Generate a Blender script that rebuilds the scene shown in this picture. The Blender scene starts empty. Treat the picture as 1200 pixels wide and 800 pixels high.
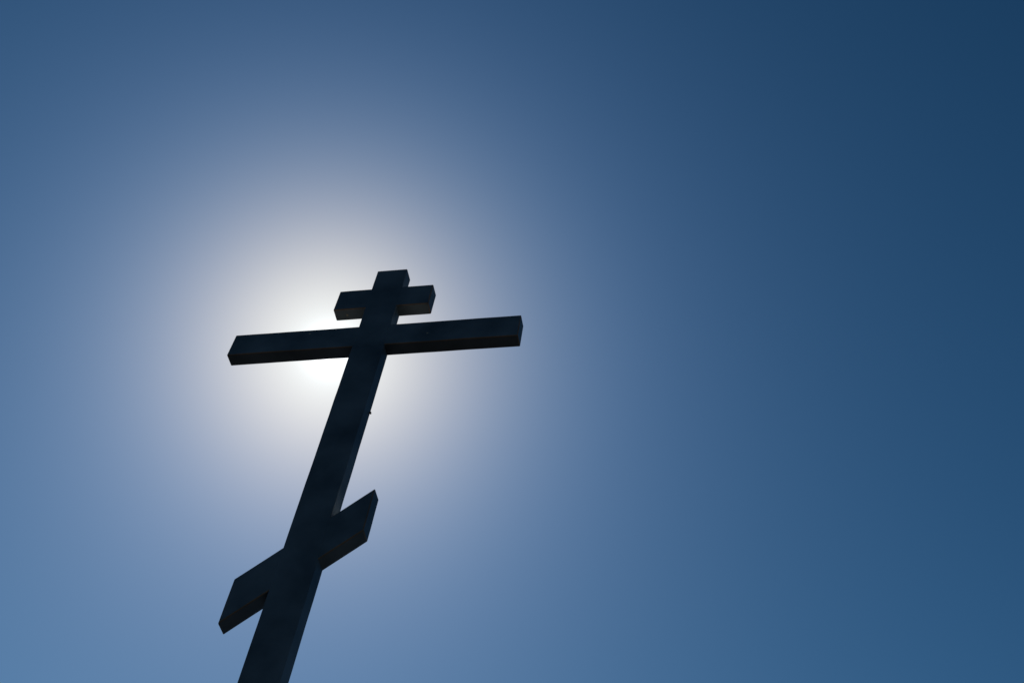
import bpy, bmesh, math, random
from mathutils import Vector, Matrix, noise

scene = bpy.context.scene
R = math.radians

# ---------------------------------------------------------------- camera
S = 0.75                       # metres per model unit (upright is 0.15 m wide)
TOP = 1.6 + 6.29757 * S        # height of the cross above the ground
cam_pos = Vector((2.17952 * S, -4.14182 * S, 1.6))
yaw, pitch, roll = -0.30373, 0.8982, 0.17318
F = math.exp(7.25258)          # focal length in pixels of a 1200 px wide frame
fwd = Vector((math.sin(yaw) * math.cos(pitch), math.cos(yaw) * math.cos(pitch), math.sin(pitch)))
rt = Vector((math.cos(yaw), -math.sin(yaw), 0))
up = rt.cross(fwd)
rt2 = math.cos(roll) * rt + math.sin(roll) * up
up2 = -math.sin(roll) * rt + math.cos(roll) * up
cd = bpy.data.cameras.new('camera')
cam = bpy.data.objects.new('camera', cd)
scene.collection.objects.link(cam)
cam.matrix_world = Matrix(((rt2.x, up2.x, -fwd.x, cam_pos.x), (rt2.y, up2.y, -fwd.y, cam_pos.y),
                           (rt2.z, up2.z, -fwd.z, cam_pos.z), (0, 0, 0, 1)))
cd.sensor_width = 36
cd.lens = F / 1200 * 36
cd.clip_start = 0.05
cd.clip_end = 10000
scene.camera = cam

# ---------------------------------------------------------------- sky and sun
sun_dir = Vector((-0.33095, 0.56858, 0.75312)).normalized()   # towards the sun, hidden behind the left arm
elev = math.asin(sun_dir.z)
SKY_STRENGTH, SUN_STRENGTH, EXPOSURE = 0.05, 3.2, 1.057
w = bpy.data.worlds.new('World')
scene.world = w
w.use_nodes = True
nt = w.node_tree
wn, wl = nt.nodes, nt.links
bg = wn['Background']
sky = wn.new('ShaderNodeTexSky')
sky.sky_type = 'NISHITA'
sky.sun_disc = False
sky.sun_elevation = elev
sky.sun_rotation = math.atan2(sun_dir.x, sun_dir.y)
sky.altitude = 0
sky.air_density = 0.8
sky.dust_density = 0.2
sky.ozone_density = 2.0
def wmath(op, a, b=None):
    m = wn.new('ShaderNodeMath')
    m.operation = op
    for i, v in enumerate((a, b)):
        if v is None:
            continue
        if isinstance(v, (int, float)):
            m.inputs[i].default_value = v
        else:
            wl.new(v, m.inputs[i])
    return m.outputs[0]


# very clear, contrasty air with a daylight white balance, plus the circumsolar aureole: light
# scattered forward by fine haze, a function of the angle to the sun only
tc = wn.new('ShaderNodeTexCoord')
dot = wn.new('ShaderNodeVectorMath')
dot.operation = 'DOT_PRODUCT'
wl.new(tc.outputs['Generated'], dot.inputs[0])
dot.inputs[1].default_value = sun_dir
ang = wmath('MULTIPLY', wmath('ARCCOSINE', wmath('MINIMUM', dot.outputs['Value'], 1.0)), 180 / math.pi)
core = wmath('MULTIPLY', wmath('EXPONENT', wmath('DIVIDE', ang, -0.35)), 48.0)
sep = wn.new('ShaderNodeSeparateColor')
com = wn.new('ShaderNodeCombineColor')
wl.new(sky.outputs['Color'], sep.inputs[0])
for i, (con, bal, amp, wid, fall) in enumerate(((2.2682, 0.12096, 6.961, 5.176, 1.628),
                                                (1.8099, 0.21356, 7.542, 4.615, 1.329),
                                                (1.7379, 0.17068, 8.883, 3.629, 0.790))):
    base = wmath('MULTIPLY', wmath('POWER', sep.outputs[i], con), bal)
    halo = wmath('EXPONENT', wmath('MULTIPLY', wmath('POWER', wmath('DIVIDE', ang, wid), fall), -1.0))
    wl.new(wmath('ADD', wmath('ADD', base, wmath('MULTIPLY', halo, amp)), core), com.inputs[i])
wl.new(com.outputs[0], bg.inputs['Color'])
bg.inputs['Strength'].default_value = SKY_STRENGTH

sd = bpy.data.lights.new('sun', 'SUN')
sd.energy = SUN_STRENGTH
sd.angle = R(0.53)
sd.color = (1.0, 0.95, 0.87)
sun = bpy.data.objects.new('sun', sd)
scene.collection.objects.link(sun)
sun.rotation_euler = sun_dir.to_track_quat('Z', 'Y').to_euler()
sun.location = sun_dir * 50

vs = scene.view_settings
vs.view_transform = 'Standard'
vs.look = 'None'
vs.gamma = 1
vs.use_curve_mapping = False
vs.exposure = EXPOSURE

# ---------------------------------------------------------------- materials
def new_mat(name):
    m = bpy.data.materials.new(name)
    m.use_nodes = True
    n = m.node_tree.nodes
    return m, n, m.node_tree.links, n['Principled BSDF']


def paint_mat(name, dark, light):
    """Old near-black paint on steel: brushed along each bar, a few chips, tops made pale to bounce sun."""
    m, n, l, b = new_mat(name)
    uv = n.new('ShaderNodeUVMap'); uv.uv_map = 'UVMap'
    mp = n.new('ShaderNodeMapping'); mp.inputs['Scale'].default_value = (0.8, 38.0, 1.0)
    l.new(uv.outputs['UV'], mp.inputs['Vector'])
    streak = n.new('ShaderNodeTexNoise')
    streak.inputs['Scale'].default_value = 1.0
    streak.inputs['Detail'].default_value = 6
    l.new(mp.outputs['Vector'], streak.inputs['Vector'])
    tc = n.new('ShaderNodeTexCoord')
    blot = n.new('ShaderNodeTexNoise')
    blot.inputs['Scale'].default_value = 5.0
    blot.inputs['Detail'].default_value = 5
    l.new(tc.outputs['Object'], blot.inputs['Vector'])
    mix = n.new('ShaderNodeMath'); mix.operation = 'MULTIPLY_ADD'
    l.new(streak.outputs['Fac'], mix.inputs[0]); mix.inputs[1].default_value = 0.75
    half = n.new('ShaderNodeMath'); half.operation = 'MULTIPLY'; half.inputs[1].default_value = 0.25
    l.new(blot.outputs['Fac'], half.inputs[0]); l.new(half.outputs[0], mix.inputs[2])
    ramp = n.new('ShaderNodeValToRGB')
    ramp.color_ramp.elements[0].position = 0.42
    ramp.color_ramp.elements[0].color = dark
    ramp.color_ramp.elements[1].position = 0.61
    ramp.color_ramp.elements[1].color = light
    l.new(mix.outputs[0], ramp.inputs['Fac'])
    # chips: tiny pale specks
    vor = n.new('ShaderNodeTexVoronoi'); vor.inputs['Scale'].default_value = 7.0
    l.new(tc.outputs['Object'], vor.inputs['Vector'])
    lt = n.new('ShaderNodeMath'); lt.operation = 'LESS_THAN'; lt.inputs[1].default_value = 0.035
    l.new(vor.outputs['Distance'], lt.inputs[0])
    chip = n.new('ShaderNodeMix'); chip.data_type = 'RGBA'
    l.new(lt.outputs[0], chip.inputs['Factor'])
    l.new(ramp.outputs['Color'], chip.inputs['A'])
    chip.inputs['B'].default_value = (0.14, 0.14, 0.13, 1)
    # pale layer added on unseen upward faces to bounce sun onto undersides
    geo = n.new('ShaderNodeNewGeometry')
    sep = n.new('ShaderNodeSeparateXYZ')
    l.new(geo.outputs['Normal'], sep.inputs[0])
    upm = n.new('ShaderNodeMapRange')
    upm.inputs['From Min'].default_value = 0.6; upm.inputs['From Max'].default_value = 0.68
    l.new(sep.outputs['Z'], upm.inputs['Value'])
    top_bounce = n.new('ShaderNodeMix'); top_bounce.data_type = 'RGBA'
    l.new(upm.outputs['Result'], top_bounce.inputs['Factor'])
    l.new(chip.outputs['Result'], top_bounce.inputs['A'])
    top_bounce.inputs['B'].default_value = (0.74, 0.56, 0.38, 1)
    l.new(top_bounce.outputs['Result'], b.inputs['Base Color'])
    rr = n.new('ShaderNodeMapRange')
    rr.inputs['From Min'].default_value = 0.3; rr.inputs['From Max'].default_value = 0.7
    rr.inputs['To Min'].default_value = 0.36; rr.inputs['To Max'].default_value = 0.6
    l.new(mix.outputs[0], rr.inputs['Value'])
    l.new(rr.outputs['Result'], b.inputs['Roughness'])
    b.inputs['Specular IOR Level'].default_value = 0.12
    bump = n.new('ShaderNodeBump')
    bump.inputs['Strength'].default_value = 0.25
    bump.inputs['Distance'].default_value = 0.002
    l.new(mix.outputs[0], bump.inputs['Height'])
    l.new(bump.outputs['Normal'], b.inputs['Normal'])
    return m


def ground_mat():
    m, n, l, b = new_mat('dark_soil_and_grass')
    tc = n.new('ShaderNodeTexCoord')
    a = n.new('ShaderNodeTexNoise'); a.inputs['Scale'].default_value = 0.35; a.inputs['Detail'].default_value = 8
    l.new(tc.outputs['Object'], a.inputs['Vector'])
    ramp = n.new('ShaderNodeValToRGB')
    ramp.color_ramp.elements[0].position = 0.38
    ramp.color_ramp.elements[0].color = (0.010, 0.008, 0.004, 1)
    ramp.color_ramp.elements[1].position = 0.62
    ramp.color_ramp.elements[1].color = (0.022, 0.013, 0.007, 1)
    l.new(a.outputs['Fac'], ramp.inputs['Fac'])
    l.new(ramp.outputs['Color'], b.inputs['Base Color'])
    b.inputs['Roughness'].default_value = 0.95
    f = n.new('ShaderNodeTexNoise'); f.inputs['Scale'].default_value = 14; f.inputs['Detail'].default_value = 6
    l.new(tc.outputs['Object'], f.inputs['Vector'])
    bump = n.new('ShaderNodeBump'); bump.inputs['Distance'].default_value = 0.05; bump.inputs['Strength'].default_value = 0.6
    l.new(f.outputs['Fac'], bump.inputs['Height'])
    l.new(bump.outputs['Normal'], b.inputs['Normal'])
    return m


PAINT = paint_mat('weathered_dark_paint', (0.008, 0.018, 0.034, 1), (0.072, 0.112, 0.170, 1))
WORN_LIT = paint_mat('worn_lit_edge', (0.010, 0.020, 0.032, 1), (0.150, 0.100, 0.072, 1))  # edge brown: exposed timber plus ground light put into the colour
GROUND = ground_mat()


def iron_mat():
    m, n, l, b = new_mat('rusty_iron')
    t = n.new('ShaderNodeTexNoise'); t.inputs['Scale'].default_value = 60
    ramp = n.new('ShaderNodeValToRGB')
    ramp.color_ramp.elements[0].color = (0.03, 0.025, 0.022, 1)
    ramp.color_ramp.elements[1].color = (0.1, 0.05, 0.03, 1)
    l.new(t.outputs['Fac'], ramp.inputs['Fac'])
    l.new(ramp.outputs['Color'], b.inputs['Base Color'])
    b.inputs['Roughness'].default_value = 0.7
    return m


IRON = iron_mat()


def link(name, bm, mat, parent=None):
    me = bpy.data.meshes.new(name)
    bm.normal_update()
    bm.to_mesh(me)
    bm.free()
    me.materials.append(mat)
    o = bpy.data.objects.new(name, me)
    scene.collection.objects.link(o)
    if parent:
        o.parent = parent
    return o

# ---------------------------------------------------------------- ground: one sheet out to the horizon
bm = bmesh.new()
rings = [0.0, 0.6, 1.2, 2, 3, 4.5, 6.5, 9, 13, 19, 28, 42, 65, 100, 160, 260, 450, 800, 1500, 3000]
prev = None
SEG = 64
for r in rings:
    if r == 0:
        ring = [bm.verts.new((0, 0, 0))]
    else:
        ring = []
        for k in range(SEG):
            t = 2 * math.pi * k / SEG
            x, y = r * math.cos(t), r * math.sin(t)
            amp = 0.0 if r < 5 else min((r - 5) * 0.012, 6.0)
            z = amp * noise.noise(Vector((x * 0.02, y * 0.02, 3.1))) + (0.02 * noise.noise(Vector((x * .8, y * .8, 0))) if r > 1 else 0)
            ring.append(bm.verts.new((x, y, z)))
    if prev:
        for k in range(SEG):
            k2 = (k + 1) % SEG
            if len(prev) == 1:
                bm.faces.new((prev[0], ring[k], ring[k2]))
            else:
                bm.faces.new((prev[k], ring[k], ring[k2], prev[k2]))
    prev = ring
for f in bm.faces:
    f.smooth = True
ground = link('ground', bm, GROUND)
ground['kind'] = 'structure'

# ---------------------------------------------------------------- the cross
root = bpy.data.objects.new('orthodox_cross', None)
scene.collection.objects.link(root)
root.empty_display_size = 0.3
root['label'] = 'tall dark three-barred Orthodox cross standing against the sun, lowest bar slanted'
root['category'] = 'cross'

D = 0.08915          # depth of the bars, model units
W = 0.1              # half width of the upright


def P(x, y, z):
    return Vector((x * S, y * S, TOP + z * S))


def prism(bm, front, y0, y1, along, bevel=0.004, cuts=0):
    """Solid from a front outline (counter-clockwise seen from the front) with bevelled edges and a
    UV map in metres running along the bar."""
    vf = [bm.verts.new(P(x, y0, z)) for x, z in front]
    vb = [bm.verts.new(P(x, y1, z)) for x, z in front]
    n = len(front)
    faces = [bm.faces.new(vf), bm.faces.new(list(reversed(vb)))]
    for i in range(n):
        j = (i + 1) % n
        faces.append(bm.faces.new((vf[j], vf[i], vb[i], vb[j])))
    bmesh.ops.recalc_face_normals(bm, faces=faces)
    edges = list({e for f in faces for e in f.edges})
    bmesh.ops.bevel(bm, geom=edges, offset=bevel, segments=3, profile=0.5, affect='EDGES', clamp_overlap=True)
    a = Vector(along).normalized()
    for f in bm.faces:                       # rounded arrises: bare timber brown, with the ground light they catch painted in
        f.normal_update()
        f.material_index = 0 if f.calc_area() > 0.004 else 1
    # hand-cut timber is never quite true: slice the bar along its length and let it wander a little
    ts = [v.co.dot(a) for v in bm.verts]
    t = min(ts) + 0.06
    while t < max(ts) - 0.03:
        bmesh.ops.bisect_plane(bm, geom=bm.verts[:] + bm.edges[:] + bm.faces[:], plane_co=a * t, plane_no=a, dist=1e-5)
        t += 0.05
    for v in bm.verts:
        q = v.co * 3.1
        f = v.co * 9.0
        v.co.x += 0.0011 * noise.noise(q + Vector((7, 0, 0))) + 0.0009 * noise.noise(f + Vector((3, 5, 0)))
        v.co.z += 0.0011 * noise.noise(q + Vector((0, 9, 2))) + 0.0009 * noise.noise(f + Vector((0, 2, 8)))
    uvl = bm.loops.layers.uv.verify()
    for f in bm.faces:
        f.normal_update()
        c = a.cross(f.normal)
        for lp in f.loops:
            p = lp.vert.co
            lp[uvl].uv = (p.dot(a), p.dot(c) if c.length > 0.3 else p.x + p.y)
        f.smooth = f.calc_area() < 0.0008


def bar(name, front, y0, y1, along):
    bm = bmesh.new()
    prism(bm, front, y0, y1, along)
    o = link(name, bm, PAINT, root)
    o.data.materials.append(WORN_LIT)
    return o


BASE = -TOP / S - 0.25       # set into the ground
upright = bar('upright', [(-W, BASE), (W, BASE), (W, 0), (-W, 0)], 0, D, (0, 0, 1))

IN = 0.0016                  # the bars sit a millimetre inside the faces of the upright
bar('top_bar', [(-.30990, -.39740), (.30508, -.39740), (.30508, -.19893), (-.30990, -.19893)], IN, D - IN, (1, 0, 0))
bar('crossbeam', [(-.89961, -.78854), (.90937, -.78854), (.90937, -.59221), (-.89961, -.59221)], IN, D - IN, (1, 0, 0))
x0, x1, s0, s1, k0, k1 = -.29915, .29209, -2.29401, -2.57291, .98428, .95321
bar('slanted_footrest', [(x0, s1 + k1 * x0), (x1, s1 + k1 * x1), (x1, s0 + k0 * x1), (x0, s0 + k0 * x0)], IN, D - IN, (1, 0, .97))


# a nail head standing out of the right-hand side of the upright, near its back edge
bm = bmesh.new()
c = P(W, D * 0.86, -1.322)
for r_, x_a, x_b in ((0.0042, -0.004, 0.0045), (0.0062, 0.0045, 0.0075)):
    ra = [bm.verts.new(c + Vector((x_a, r_ * math.cos(2 * math.pi * k / 12), r_ * math.sin(2 * math.pi * k / 12)))) for k in range(12)]
    rb = [bm.verts.new(v.co + Vector((x_b - x_a, 0, 0))) for v in ra]
    for k in range(12):
        bm.faces.new((ra[k], ra[(k + 1) % 12], rb[(k + 1) % 12], rb[k]))
    bm.faces.new(rb)
    bm.faces.new(list(reversed(ra)))
bmesh.ops.recalc_face_normals(bm, faces=bm.faces[:])
link('nail', bm, IRON, upright)

bpy.context.view_layer.update()
